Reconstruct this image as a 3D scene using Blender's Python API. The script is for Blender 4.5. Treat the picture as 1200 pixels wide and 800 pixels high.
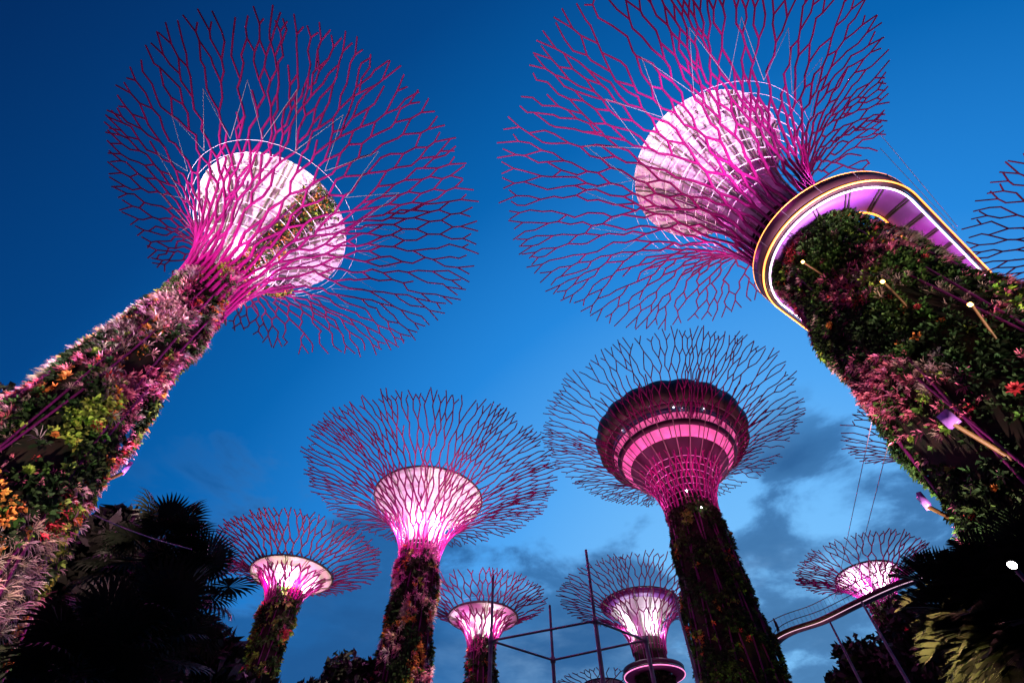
import bpy, math, random
import numpy as np
from mathutils import Vector, Matrix
R = math.radians
for o in list(bpy.data.objects): bpy.data.objects.remove(o)
scene = bpy.context.scene
col = scene.collection
EYE = 1.6

# ------------------------------------------------------------------ camera
cd = bpy.data.cameras.new('camera'); cam = bpy.data.objects.new('camera', cd); col.objects.link(cam)
cd.sensor_width = 36; cd.lens = 546.2 / 1200 * 36; cd.clip_end = 6000; cd.clip_start = .05
cam.matrix_world = Matrix.Translation((0, 0, EYE)) @ Matrix.Rotation(R(90 + 53.72), 4, 'X') @ Matrix.Rotation(R(0.22), 4, 'Z')
scene.camera = cam
scene.render.resolution_x = 1024; scene.render.resolution_y = 682

# ------------------------------------------------------------------ dusk sky
world = bpy.data.worlds.new('World'); scene.world = world; world.use_nodes = True
nt = world.node_tree; N = nt.nodes; L = nt.links
for n in list(N): N.remove(n)
wo = N.new('ShaderNodeOutputWorld'); bg = N.new('ShaderNodeBackground'); L.new(bg.outputs[0], wo.inputs[0])
def node(t, **k):
    n = N.new(t)
    for a, b in k.items(): setattr(n, a, b)
    return n
def mth(op, a, b=None, c=None, clamp=False):
    n = node('ShaderNodeMath', operation=op, use_clamp=clamp)
    for i, v in enumerate((a, b, c)):
        if v is None: continue
        if isinstance(v, (int, float)): n.inputs[i].default_value = v
        else: L.new(v, n.inputs[i])
    return n.outputs[0]
def ramp(src, stops, interp='EASE'):
    n = node('ShaderNodeValToRGB'); cr = n.color_ramp; cr.interpolation = interp
    while len(cr.elements) < len(stops): cr.elements.new(.5)
    for e, (p, c) in zip(cr.elements, stops):
        e.position = p; e.color = (*c, 1) if len(c) == 3 else c
    L.new(src, n.inputs[0]); return n.outputs[0]
def mixc(f, a, b, mode='MIX'):
    n = node('ShaderNodeMix', data_type='RGBA', blend_type=mode)
    for i, v in ((0, f), (6, a), (7, b)):
        if isinstance(v, (int, float)): n.inputs[i].default_value = v
        elif isinstance(v, tuple): n.inputs[i].default_value = (*v, 1)
        else: L.new(v, n.inputs[i])
    return n.outputs[2]
tc = node('ShaderNodeTexCoord').outputs['Generated']
def vdot(v, d):
    n = node('ShaderNodeVectorMath', operation='DOT_PRODUCT'); L.new(v, n.inputs[0]); n.inputs[1].default_value = d
    return n.outputs['Value']
def dirv(az, el): return (math.sin(R(az)) * math.cos(R(el)), math.cos(R(az)) * math.cos(R(el)), math.sin(R(el)))
glow = vdot(tc, dirv(29, 8))
base = ramp(mth('MULTIPLY_ADD', glow, .5, .5), [(0, (.001, .012, .06)), (.40, (.0006, .024, .115)), (.55, (.0008, .052, .215)), (.70, (.0022, .115, .40)), (.82, (.016, .215, .64)), (.91, (.075, .345, .80)), (.97, (.16, .46, .86)), (1, (.22, .55, .92))], 'LINEAR')
sky = node('ShaderNodeTexSky', sky_type='NISHITA', sun_disc=False, sun_elevation=R(-3), sun_rotation=R(34))
sk = mixc(1.0, sky.outputs[0], (.06, .10, .16), 'MULTIPLY')
base = mixc(.12, base, sk, 'ADD')
# clouds: broken banks low down, a few wisps higher up
mp = node('ShaderNodeMapping'); L.new(tc, mp.inputs[0]); mp.inputs['Scale'].default_value = (1, 1, 2.3); mp.inputs['Location'].default_value = (3.1, .7, .25)
nz = node('ShaderNodeTexNoise'); nz.inputs['Scale'].default_value = 4.6; nz.inputs['Detail'].default_value = 9; nz.inputs['Roughness'].default_value = .56; nz.inputs['Distortion'].default_value = .25
L.new(mp.outputs[0], nz.inputs[0])
el = vdot(tc, (0, 0, 1))
low = ramp(el, [(0, (1, 1, 1)), (.33, (1, 1, 1)), (.44, (.62, .62, .62)), (.55, (.25,) * 3), (.68, (0,) * 3)], 'LINEAR')
cl = mth('ADD', nz.outputs[0], mth('MULTIPLY', low, .265))
def lobe(az, e, tight, amt):
    return mth('MULTIPLY', mth('POWER', mth('MAXIMUM', vdot(tc, dirv(az, e)), 0), tight), amt)
for az, e, t_, a_ in ((38, 37, 300, .22), (36, 33, 300, .14), (-17, 19, 50, .20), (8, 18, 60, .19), (28, 24, 200, .10), (22, 30, 80, -.12), (-2, 40, 20, -.05)):
    cl = mth('ADD', cl, lobe(az, e, t_, a_))
dens = ramp(cl, [(0, (0, 0, 0)), (.60, (0, 0, 0)), (.74, (.85,) * 3), (1, (1, 1, 1))])
shade = mixc(ramp(cl, [(0, (0, 0, 0)), (.62, (0, 0, 0)), (.78, (1, 1, 1))]), (.045, .16, .40), (.012, .070, .215))
dens = mth('MULTIPLY', dens, ramp(el, [(0, (1, 1, 1)), (.55, (1, 1, 1)), (.68, (0, 0, 0))]))
dens = mth('MULTIPLY', dens, ramp(glow, [(0, (0, 0, 0)), (.15, (0, 0, 0)), (.62, (1, 1, 1))]))
base = mixc(mth('MULTIPLY', dens, .88), base, shade)
nz2 = node('ShaderNodeTexNoise'); nz2.inputs['Scale'].default_value = 2.4; nz2.inputs['Detail'].default_value = 6; nz2.inputs['Roughness'].default_value = .6
mp2 = node('ShaderNodeMapping'); L.new(tc, mp2.inputs[0]); mp2.inputs['Scale'].default_value = (1, 1, 2.6); L.new(mp2.outputs[0], nz2.inputs[0])
wisp = ramp(nz2.outputs[0], [(0, (0, 0, 0)), (.5, (0, 0, 0)), (.72, (1, 1, 1))])
base = mixc(mth('MULTIPLY', mth('MULTIPLY', mth('MULTIPLY', wisp, low), mth('POWER', mth('MAXIMUM', glow, 0), 6)), .75), base, (.30, .55, .86))
L.new(base, bg.inputs[0]); bg.inputs[1].default_value = 1.0

sd = bpy.data.lights.new('sun', 'SUN'); sun = bpy.data.objects.new('sun', sd); col.objects.link(sun)
sd.energy = .02; sd.angle = R(20); sd.color = (.7, .8, 1); sun.rotation_euler = (R(80), 0, R(180 - 34))
vs = scene.view_settings; vs.view_transform = 'Standard'; vs.look = 'None'; vs.gamma = 1; vs.exposure = .18
scene.display_settings.display_device = 'sRGB'

# ------------------------------------------------------------------ materials
def M(name, base, rough=.6, metal=0, spec=.4, noise=None, bump=None, emit=None, es=0, attr=False, trans=0):
    m = bpy.data.materials.new(name); m.use_nodes = True; nt = m.node_tree; b = nt.nodes['Principled BSDF']
    b.inputs['Base Color'].default_value = (*base, 1); b.inputs['Roughness'].default_value = rough
    b.inputs['Metallic'].default_value = metal; b.inputs['Specular IOR Level'].default_value = spec
    src = None
    if attr:
        a = nt.nodes.new('ShaderNodeAttribute'); a.attribute_name = 'col'; src = a.outputs['Color']
    if noise:
        sc, c2, amt = noise
        t = nt.nodes.new('ShaderNodeTexCoord'); n = nt.nodes.new('ShaderNodeTexNoise'); n.inputs['Scale'].default_value = sc; n.inputs['Detail'].default_value = 6
        nt.links.new(t.outputs['Object'], n.inputs[0])
        r = nt.nodes.new('ShaderNodeValToRGB'); r.color_ramp.elements[0].position = .38; r.color_ramp.elements[1].position = .66
        nt.links.new(n.outputs[0], r.inputs[0])
        ml = nt.nodes.new('ShaderNodeMath'); ml.operation = 'MULTIPLY'; ml.inputs[1].default_value = amt; nt.links.new(r.outputs[0], ml.inputs[0])
        x = nt.nodes.new('ShaderNodeMix'); x.data_type = 'RGBA'; nt.links.new(ml.outputs[0], x.inputs[0])
        if src: nt.links.new(src, x.inputs[6])
        else: x.inputs[6].default_value = (*base, 1)
        x.inputs[7].default_value = (*c2, 1); src = x.outputs[2]
        if bump:
            bp = nt.nodes.new('ShaderNodeBump'); bp.inputs['Strength'].default_value = bump; nt.links.new(n.outputs[0], bp.inputs['Height']); nt.links.new(bp.outputs[0], b.inputs['Normal'])
    if src: nt.links.new(src, b.inputs['Base Color'])
    if emit:
        b.inputs['Emission Color'].default_value = (*emit, 1); b.inputs['Emission Strength'].default_value = es
    if trans:
        tr = nt.nodes.new('ShaderNodeBsdfTranslucent'); ad = nt.nodes.new('ShaderNodeMixShader'); ad.inputs[0].default_value = trans
        out = nt.nodes['Material Output']
        if src: nt.links.new(src, tr.inputs[0])
        else: tr.inputs[0].default_value = (*base, 1)
        nt.links.new(b.outputs[0], ad.inputs[1]); nt.links.new(tr.outputs[0], ad.inputs[2]); nt.links.new(ad.outputs[0], out.inputs[0])
    return m
mat = dict(
    branch=M('magenta_painted_steel', (.22, .008, .115), .5, .0, .25, noise=(.8, (.12, .006, .07), .6)),
    rod=M('purple_painted_steel', (.13, .010, .10), .5, .0, .25, noise=(1.5, (.08, .01, .06), .7)),
    white=M('white_painted_steel', (.62, .58, .62), .4),
    strut=M('grey_white_strut', (.30, .28, .32), .5),
    rib=M('olive_grey_rib', (.22, .23, .16), .6),
    membrane=M('pale_membrane', (.78, .74, .78), .7, noise=(2.2, (.62, .57, .63), .4), trans=.15),
    core=M('planted_core', (.012, .016, .010), .95, noise=(2.5, (.03, .018, .014), .9), bump=.6, spec=.1),
    leaf=M('leaf', (.05, .1, .03), .75, attr=True, trans=.25, spec=.12),
    dark=M('dark_steel', (.035, .025, .035), .5, noise=(2, (.07, .04, .05), .7)),
    darkbrown=M('bronze_mesh_panel', (.035, .014, .016), .5, noise=(3, (.02, .01, .012), .7)),
    pole=M('galvanised_steel', (.24, .23, .25), .45, .2, noise=(3, (.12, .10, .13), .8)),
    cable=M('steel_cable', (.10, .10, .12), .4, .6),
    palecable=M('pale_rope', (.45, .45, .5), .5),
    soffit=M('lilac_soffit', (.17, .045, .28), .5, noise=(1.2, (.11, .03, .19), .6)),
    led=M('white_led_strip', (1, .9, 1), .4, emit=(1, .74, 1), es=2.6),
    softled=M('soft_pink_strip', (1, .7, .85), .4, emit=(1, .62, .85), es=.9),
    amber=M('amber_led_strip', (1, .4, .1), .4, emit=(1, .30, .04), es=2.2),
    pinkled=M('pink_led_strip', (1, .4, .7), .4, emit=(1, .26, .58), es=1.3),
    bulb=M('warm_lamp_lens', (1, .7, .3), .4, emit=(1, .52, .10), es=14),
    whitebulb=M('cold_lamp_lens', (1, 1, 1), .4, emit=(.9, .85, 1), es=12),
    flood=M('flood_lens', (1, 1, 1), .4, emit=(1, .93, .85), es=60),
    lilac=M('lilac_box_paint', (.20, .09, .36), .4),
    yellow=M('yellow_bracket', (.08, .045, .010), .5),
    pinkwin=M('pink_lit_window', (.6, .2, .4), .4, emit=(1, .18, .44), es=.42, noise=(.9, (.9, .5, .7), .6)),
    glass=M('dark_glass', (.03, .05, .10), .12, noise=(.7, (.10, .16, .26), .8)),
    pod=M('pod_cladding', (.022, .010, .016), .5, noise=(1, (.035, .012, .02), .8)),
    podrim=M('green_bronze_cladding', (.035, .038, .028), .5, noise=(.8, (.10, .11, .06), .7)),
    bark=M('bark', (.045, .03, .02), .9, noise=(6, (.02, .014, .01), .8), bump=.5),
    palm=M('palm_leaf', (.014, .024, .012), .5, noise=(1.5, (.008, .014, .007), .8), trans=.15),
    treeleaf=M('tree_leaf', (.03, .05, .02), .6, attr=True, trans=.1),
    grass=M('grass', (.03, .05, .02), .9, noise=(.6, (.02, .03, .012), .8)),
    paving=M('paving', (.22, .20, .19), .8, noise=(2, (.16, .15, .14), .7)),
    cloth=M('dark_clothing', (.02, .02, .03), .8), skin=M('skin', (.35, .2, .14), .6),
)

nt = mat['pinkwin'].node_tree; t = nt.nodes.new('ShaderNodeTexCoord'); n = nt.nodes.new('ShaderNodeTexNoise'); n.inputs['Scale'].default_value = .55; n.inputs['Detail'].default_value = 3
nt.links.new(t.outputs['Object'], n.inputs[0]); r = nt.nodes.new('ShaderNodeMapRange'); r.inputs[1].default_value = .35; r.inputs[2].default_value = .65; r.inputs[3].default_value = .10; r.inputs[4].default_value = .46
nt.links.new(n.outputs[0], r.inputs[0]); nt.links.new(r.outputs[0], nt.nodes['Principled BSDF'].inputs['Emission Strength'])

# ------------------------------------------------------------------ helpers
def tag(o, label=None, cat=None, group=None, kind=None):
    for k, v in (('label', label), ('category', cat), ('group', group), ('kind', kind)):
        if v: o[k] = v
    return o
def empty(name, loc, label=None, cat=None, group=None):
    o = bpy.data.objects.new(name, None); col.objects.link(o); o.location = loc; return tag(o, label, cat, group)
def mk(name, V, F, m, parent=None, cols=None, smooth=False):
    me = bpy.data.meshes.new(name)
    V = np.asarray(V, np.float32)
    if isinstance(F, np.ndarray):
        n, k = F.shape
        me.vertices.add(len(V)); me.vertices.foreach_set('co', V.ravel())
        me.loops.add(n * k); me.loops.foreach_set('vertex_index', F.astype(np.int32).ravel())
        me.polygons.add(n); me.polygons.foreach_set('loop_start', np.arange(0, n * k, k, dtype=np.int32))
        me.update(calc_edges=True)
    else:
        me.from_pydata(V.tolist(), [], F)
    me.validate()
    if cols is not None:
        a = me.color_attributes.new('col', 'FLOAT_COLOR', 'POINT'); a.data.foreach_set('color', np.c_[cols, np.ones(len(cols))].astype(np.float32).ravel())
    if smooth: me.polygons.foreach_set('use_smooth', np.ones(len(me.polygons), bool))
    me.materials.append(m)
    o = bpy.data.objects.new(name, me); col.objects.link(o)
    if parent: o.parent = parent
    return o
def tubes(P0, P1, R0, R1, n=5):
    P0 = np.atleast_2d(np.asarray(P0, float)); P1 = np.atleast_2d(np.asarray(P1, float))
    k = len(P0); R0 = np.broadcast_to(R0, k).astype(float); R1 = np.broadcast_to(R1, k).astype(float)
    d = P1 - P0; Ln = np.linalg.norm(d, axis=1, keepdims=True) + 1e-9; d = d / Ln
    P0 = P0 - d * R0[:, None] * .5; P1 = P1 + d * R1[:, None] * .5
    up = np.where(np.abs(d[:, 2:3]) > .9, [[1., 0, 0]], [[0, 0, 1.]])
    a = np.cross(d, up); a /= np.linalg.norm(a, axis=1, keepdims=True); b = np.cross(d, a)
    t = np.arange(n) * 2 * np.pi / n
    off = a[:, None] * np.cos(t)[None, :, None] + b[:, None] * np.sin(t)[None, :, None]
    V = np.concatenate([P0[:, None] + off * R0[:, None, None], P1[:, None] + off * R1[:, None, None]], 1).reshape(-1, 3)
    i = np.arange(n); j = (i + 1) % n
    F = (np.stack([i, j, j + n, i + n], 1)[None] + (np.arange(k) * 2 * n)[:, None, None]).reshape(-1, 4)
    return V, F
def polytube(pts, r, n=5):
    pts = np.asarray(pts, float); r = np.broadcast_to(r, len(pts))
    return tubes(pts[:-1], pts[1:], r[:-1], r[1:], n)
def join(parts):
    V, F, o = [], [], 0
    for v, f in parts:
        V.append(np.asarray(v, float)); F.append(np.asarray(f) + o); o += len(v)
    return np.concatenate(V), np.concatenate(F)
def lathe(prof, n=64, close=False, wob=None):
    prof = list(prof); t = np.arange(n) * 2 * np.pi / n
    V = []
    for k, (r, z) in enumerate(prof):
        rr = r if wob is None else r * (1 + wob(t, k))
        V.append(np.stack([rr * np.cos(t), rr * np.sin(t), np.full(n, z)], 1))
    V = np.concatenate(V); F = []
    m = len(prof); i = np.arange(n); j = (i + 1) % n
    for k in range(m if close else m - 1):
        k2 = (k + 1) % m
        F.append(np.stack([k * n + i, k * n + j, k2 * n + j, k2 * n + i], 1))
    return V, np.concatenate(F)
def boxm(c, s, ax=None):
    c = np.asarray(c, float); s = np.asarray(s, float) / 2
    q = np.array([[x, y, z] for z in (-1, 1) for y in (-1, 1) for x in (-1, 1)]) * s
    if ax is not None: q = q @ np.asarray(ax, float)
    F = np.array([[0, 2, 3, 1], [4, 5, 7, 6], [0, 1, 5, 4], [2, 6, 7, 3], [0, 4, 6, 2], [1, 3, 7, 5]])
    return q + c, F
def lamp(kind, loc, color, power, parent=None, radius=.15, target=None, size=60, blend=.6):
    ld = bpy.data.lights.new('lamp_light', kind); ld.color = color; ld.energy = power; ld.shadow_soft_size = radius
    o = bpy.data.objects.new('lamp_light', ld); col.objects.link(o); o.location = loc
    if parent: o.parent = parent
    if kind == 'SPOT':
        ld.spot_size = R(size); ld.spot_blend = blend
        o.rotation_euler = (Vector(target) - Vector(loc)).to_track_quat('-Z', 'Y').to_euler()
    return o

# ------------------------------------------------------------------ planting on the trunks
SPEC = {  # kind: (base colour, spread, leaf count, length, width, open angle range)
    'green': ((.045, .11, .022), .4, 11, .26, .10, (.3, 1.4)),
    'dark': ((.018, .045, .014), .4, 10, .30, .10, (.3, 1.4)),
    'lime': ((.22, .36, .05), .3, 11, .26, .11, (.3, 1.3)),
    'pink': ((.42, .12, .20), .35, 12, .34, .05, (.2, 1.2)),
    'red': ((.42, .05, .06), .35, 10, .30, .07, (.2, 1.2)),
    'orange': ((.50, .22, .05), .3, 10, .24, .09, (.2, 1.3)),
    'grey': ((.28, .22, .20), .3, 20, .38, .022, (.2, 1.35)),
    'blush': ((.52, .34, .34), .25, 16, .34, .045, (.2, 1.3)),
}
def patch(th, z, seed):
    r = np.random.RandomState(seed); v = np.zeros_like(th)
    for k in range(10):
        a = r.randint(1, 6); b = r.uniform(.25, 1.6); v += np.sin(a * th + b * z * (1 if k % 2 else -1) + r.uniform(0, 6.28)) * r.uniform(.5, 1)
    return v / 2.6
def clumps(rng, rfun, z0, z1, count, mix, scale=1., seed=1, bulge=.25, pw=1.25):
    kinds = list(mix); wts = np.array([mix[k] for k in kinds], float); wts /= wts.sum()
    th = rng.uniform(0, 2 * np.pi, count); z = rng.uniform(z0, z1, count)
    fields = np.stack([pw * patch(th, z, seed * 31 + i) + np.log(w) * .75 + rng.gumbel(0, .26, count) for i, w in enumerate(wts)])
    pick = fields.argmax(0)
    rough = patch(th, z, seed * 7 + 3)
    keep = rng.uniform(0, 1, count) < np.clip(.64 + .5 * rough + .25 * patch(th * 3, z * 3, seed), .06, 1)   # thin patches where the dark core shows
    VV, FF, CC, off = [], [], [], 0
    for i, k in enumerate(kinds):
        s = (pick == i) & keep; n = s.sum()
        if n == 0: continue
        c, sp, nl, ln, wd, (a0, a1) = SPEC[k]
        t = np.repeat(th[s], nl); zz = np.repeat(z[s], nl); m = n * nl
        cs = np.repeat(rng.uniform(.65, 1.5, n), nl) * scale
        rr = rfun(zz) + np.repeat(bulge * np.clip(rough[s], -.5, 1) + rng.uniform(0, .22, n), nl)
        nrm = np.stack([np.cos(t), np.sin(t), np.zeros(m)], 1); tan = np.stack([-np.sin(t), np.cos(t), np.zeros(m)], 1); up = np.array([[0, 0, 1.]])
        a = rng.uniform(a0, a1, m); b = rng.uniform(0, 2 * np.pi, m)
        side = tan * np.cos(b)[:, None] + up * np.sin(b)[:, None]
        d = nrm * np.cos(a)[:, None] + side * np.sin(a)[:, None]
        w = np.cross(d, nrm + .01 * up); w /= np.linalg.norm(w, axis=1, keepdims=True) + 1e-9
        P = np.stack([rr * np.cos(t), rr * np.sin(t), zz], 1) + side * .03
        l = (ln * cs * rng.uniform(.6, 1.2, m))[:, None]; wv = w * (wd * cs * .5)[:, None]
        mid = P + d * l * .55; tip = P + d * l * .95 - up * l * rng.uniform(.05, .4, m)[:, None]
        V = np.stack([P - wv * .5, P + wv * .5, mid + wv, tip + wv * .15, tip - wv * .15, mid - wv], 1).reshape(-1, 3)
        q = np.array([[0, 1, 2, 5], [5, 2, 3, 4]])
        F = (q[None] + (np.arange(m) * 6)[:, None, None]).reshape(-1, 4)
        cc = np.array(c)[None] * np.repeat(rng.uniform(1 - sp, 1 + sp, (n, 1)), nl, 0) * np.repeat(rng.uniform(.8, 1.2, (n, 3)), nl, 0) * rng.uniform(.75, 1.25, (m, 1))
        VV.append(V); FF.append(F + off); CC.append(np.repeat(cc, 6, 0)); off += len(V)
    return np.concatenate(VV), np.concatenate(FF), np.concatenate(CC)

# ------------------------------------------------------------------ canopy network
def canopy_net(rng, prof, Rr, levels, n0, dstep, aniso=(0, 0)):
    """branches that start on the trunk, fork, zigzag and sometimes meet; returns {stem: [(P0, P1, level)]}"""
    segs = {}
    w = [1.0, 1.0]
    while len(w) < 2 * levels - 1: w += [1.15, .75]
    w = w[:2 * levels - 1]; s = np.r_[0, np.cumsum(w)]; s = s / s[-1]; K = len(s) - 1
    def pt(th, ss, dz=0.):
        r, z = prof(ss); r *= 1 + aniso[0] * max(0, ss - .3) / .7 * math.cos(th - R(aniso[1])); return (r * math.cos(th), r * math.sin(th), z + dz)
    tips = [dict(th=2 * math.pi * i / n0 + rng.uniform(-.015, .015), st=i, s=0.) for i in range(n0)]
    for t in tips: t['p'] = pt(t['th'], 0)
    for k in range(1, K + 1):
        r, _ = prof(s[k]); want = 2 * math.pi * r / dstep(r); n = len(tips); gap = 2 * math.pi / n; ds = s[k] - s[k - 1]; last = k == K
        th = np.array([t['th'] for t in tips]); nx = np.roll(th, -1); nx[-1] += 2 * math.pi; pv = np.roll(th, 1); pv[0] -= 2 * math.pi
        ctr = (nx + pv) / 2; new = []
        fork_level = k > 2 and k % 2 == 1
        p = float(np.clip(want / n - 1 + .42, .25, .95)) if fork_level else 0
        if last: p = .75
        for i, t in enumerate(tips):
            pull = (ctr[i] - th[i]) * (.45 if not fork_level else .2)
            if fork_level or last:
                if rng.rand() < p: h = gap * rng.uniform(.38, .52); opts = [-h, h * rng.uniform(.8, 1.15)]
                else: opts = [gap * rng.uniform(.25, .5) * (1 if rng.rand() < .5 else -1)]
            else: opts = [gap * rng.uniform(-.10, .10)]
            for o_ in opts:
                sj = s[k] + (rng.uniform(-.30, .30) * ds if k > 2 else 0)
                if last: sj = min(1.03, s[k] + rng.uniform(-.6, .35) * ds)
                sj = max(sj, t['s'] + .3 * ds); a = t['th'] + pull + o_
                new.append(dict(th=a, st=t['st'], s=sj, p=pt(a, sj, rng.uniform(-.07, .07)), frm=t['p']))
        new.sort(key=lambda q: q['th']); m = len(new)
        merged = {}
        if fork_level and not last:
            cand = [i for i in range(m - 1) if new[i]['frm'] != new[i + 1]['frm'] and new[i + 1]['th'] - new[i]['th'] < gap * .50]
            rng.shuffle(cand); need = m - want
            for q, i in enumerate(cand):
                if i in merged or i + 1 in merged: continue
                if need > 0 or q < .5 * len(cand):
                    merged[i] = i + 1; merged[i + 1] = -1; need -= 1
        out = []
        for i, a in enumerate(new):
            if merged.get(i) == -1: continue
            if i in merged:
                b = new[i + 1]; pp = tuple((np.array(a['p']) + np.array(b['p'])) / 2)
                for q in (a, b): segs.setdefault(q['st'], []).append((q['frm'], pp, k / K))
                out.append(dict(th=(a['th'] + b['th']) / 2, st=a['st'] if rng.rand() < .5 else b['st'], s=(a['s'] + b['s']) / 2, p=pp))
            else:
                segs.setdefault(a['st'], []).append((a['frm'], a['p'], k / K))
                if not (k > K * .45 and fork_level and rng.rand() < .035): out.append(a)
        tips = out
    return segs

def supertree(cfg, label, group='steel branched garden towers'):
    c = cfg; rng = np.random.RandomState(c['seed']); random.seed(c['seed'])
    az = R(c['az']); D = c['D']; H = c['H'] ; Rr = c['R']; zb = c['zb']; rb = c['rb']; r0 = c['r0']; far = c.get('far', False)
    root = empty('garden_tower', (D * math.sin(az), D * math.cos(az), 0), label, 'garden tower', group)
    root.rotation_euler = (-R(c.get('ly', 0)), R(c.get('lx', 0)), 0)
    def rt(z): # trunk radius
        u = np.clip(np.asarray(z, float) / zb, 0, 1.2); return rb + (r0 - rb) * (1 - u) ** 1.15 if np.ndim(z) else rb + (r0 - rb) * max(0, 1 - z / zb) ** 1.15
    def rt(z):
        u = np.clip(1 - np.asarray(z, float) / zb, 0, 1); return rb + (r0 - rb) * u ** c.get('flare', 1.1)
    pe = c.get('phi', 68); ph = R(pe)
    zs = zb - c.get('start', 1.0)
    rbs = rb + .28
    def prof(s): # canopy surface: rises off the trunk and curls outwards
        a = s * ph
        return rbs + (Rr - rbs) * (1 - math.cos(a)) / (1 - math.cos(ph)), zs + (H - zs) * math.sin(a) / math.sin(ph)
    # core
    zz = np.linspace(-.5, zb + .8, 26)
    V, F = lathe([(float(rt(z)), z) for z in zz], 40, wob=lambda t, k: .02 * np.sin(5 * t + k))
    mk('core', V, F, mat['core'], root, smooth=True)
    # planting
    V, F, C = clumps(rng, rt, c.get('pz0', 0), c.get('pz1', zb + .3), c['plants'], c['mix'], c.get('pscale', 1), c['seed'], c.get('bulge', .2), c.get('pw', 1.0))
    tag(mk('planting', V, F, mat['leaf'], root, C), kind='stuff')
    # large rosettes standing proud of the planting
    for i in range(c.get('rosettes', 0)):
        cth = az + math.pi; th = math.pi / 2 - cth + rng.uniform(-1.7, 1.7); z = rng.uniform(c.get('pz0', 0) + 4, zb - .5)
        k = ['pink', 'red', 'lime', 'blush', 'orange', 'grey'][i % 6]
        c0, _, nl, ln, wd, _a = SPEC[k]; nl = 22; sc = rng.uniform(.5, .85); r = float(rt(z)) + .2; ca, sa = math.cos(th), math.sin(th)
        W, F, C = [], [], []
        for q in range(nl):
            b_ = q * 2.4; o_ = .35 + .9 * q / nl; d = np.array([math.cos(o_), math.sin(o_) * math.cos(b_), math.sin(o_) * math.sin(b_)]); w = np.array([0, -math.sin(b_), math.cos(b_)]) * wd * .5 * sc; l = ln * sc
            for p in (-w * .6, w * .6, d * l * .6 + w, d * l * .6 - w, d * l * 1.0 + np.array([0, 0, -.12 * l])): W.append((p[0] * ca - p[1] * sa + r * ca, p[0] * sa + p[1] * ca + r * sa, p[2] + z))
            n_ = 5 * q; F += [(n_, n_ + 1, n_ + 2, n_ + 3), (n_ + 3, n_ + 2, n_ + 4)]; C += [np.array(c0) * rng.uniform(.8, 1.25)] * 5
        C = np.array(C)
        mk('bromeliad', W, F, mat['leaf'], root, C)
    # rods climbing the trunk and fanning into the canopy
    nr = c.get('rods', 7)
    for d in (1, -1):
        for i in range(nr):
            th0 = 2 * math.pi * (i + .25 * d) / nr + .3; tw = d * c.get('twist', .5)
            pts = []
            for z in np.linspace(0, zs, 9):
                a = th0 + tw * z / zs; r = float(rt(z)) + c.get('rodout', .10); pts.append((r * math.cos(a), r * math.sin(a), z))
            for s in np.linspace(.06, c.get('rods_to', .42), 6):
                a = th0 + tw * (1 + s * .5); r, z = prof(s); pts.append(((r - .05) * math.cos(a), (r - .05) * math.sin(a), z))
            V, F = polytube(pts, c.get('rodr', .06), 5); mk('rod', V, F, mat['rod'], root, smooth=True)
    # branches
    segs = canopy_net(rng, prof, Rr, c['levels'], c['n0'], c.get('dstep', lambda r: .82), c.get('aniso', (0, 0)))
    br0, br1 = c.get('br', (.092, .058))
    for st, sg in segs.items():
        k = np.array([q[2] for q in sg])
        ra = br0 + (br1 - br0) * k
        V, F = tubes([q[0] for q in sg], [q[1] for q in sg], ra * 1.06, ra, 5); mk('branch', V, F, mat['branch'], root, smooth=True)
    # hoops
    def hoop(r, z, t=.035, n=56, m=mat['white'], name='hoop'):
        a = np.linspace(0, 2 * np.pi, n + 1); V, F = polytube(np.stack([r * np.cos(a), r * np.sin(a), np.full(n + 1, z)], 1), t, 4); return mk(name, V, F, m, root)
    def s_of_r(rq):
        return math.acos(1 - (rq - rbs) / (Rr - rbs) * (1 - math.cos(ph))) / ph
    fr = c.get('fr', 5.2); fz = c.get('fz', H - 4)
    smax = s_of_r(fr * (1.2 if c.get('struts') else 1.06))
    nh = c.get('hoops', 9)
    for k in range(nh):
        s = .05 + (smax - .05) * k / (nh - 1); r, z = prof(s); hoop(r - .12, z, c.get('hr', .022) if k < nh - 2 else .012)
    # outer hoop and its V struts
    if c.get('struts'):
        rq, zq = prof(smax); s2 = s_of_r(fr * 1.8); r2, z2 = prof(s2)
        nv = 18
        for i in range(nv):
            a = 2 * math.pi * i / nv
            for e in (-.5, .5):
                b = a + e * 2 * math.pi / nv
                V, F = tubes([(rq * math.cos(a), rq * math.sin(a), zq)], [(r2 * math.cos(b), r2 * math.sin(b), z2 - .15)], .017, .017, 4)
                mk('strut', V, F, mat['strut'], root)
    # the pale funnel inside
    if not c.get('pod'):
        f0 = rb * .8
        def fp(u):
            a = u * R(66); return f0 + (fr - f0) * (1 - math.cos(a)) / (1 - math.cos(R(66))), zb + (fz - zb) * math.sin(a) / math.sin(R(66))
        pr = [fp(u) for u in np.linspace(0, 1, 18)] + [(fr + .06, fz + .12), (fr - .10, fz + .12)] + [(max(fp(u)[0] - .12, .1), fp(u)[1] + .03) for u in np.linspace(1, 0, 10)]
        V, F = lathe(pr, 64); fun = mk('funnel', V, F, mat['membrane'], root, smooth=True)
        for i in range(c.get('ribs', 16)):
            a = 2 * math.pi * (i + .3) / c.get('ribs', 16)
            ps = []
            for e in (-.11, .11):
                ps.append(polytube([((fp(u)[0] + .10) * math.cos(a) - e * (.5 + u) * math.sin(a), (fp(u)[0] + .10) * math.sin(a) + e * (.5 + u) * math.cos(a), fp(u)[1] - .05) for u in np.linspace(0, 1, 14)], .055, 4))
            V, F = join(ps); mk('rib', V, F, mat['rib'], fun)
        a = np.linspace(0, 2 * np.pi, 65)
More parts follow.
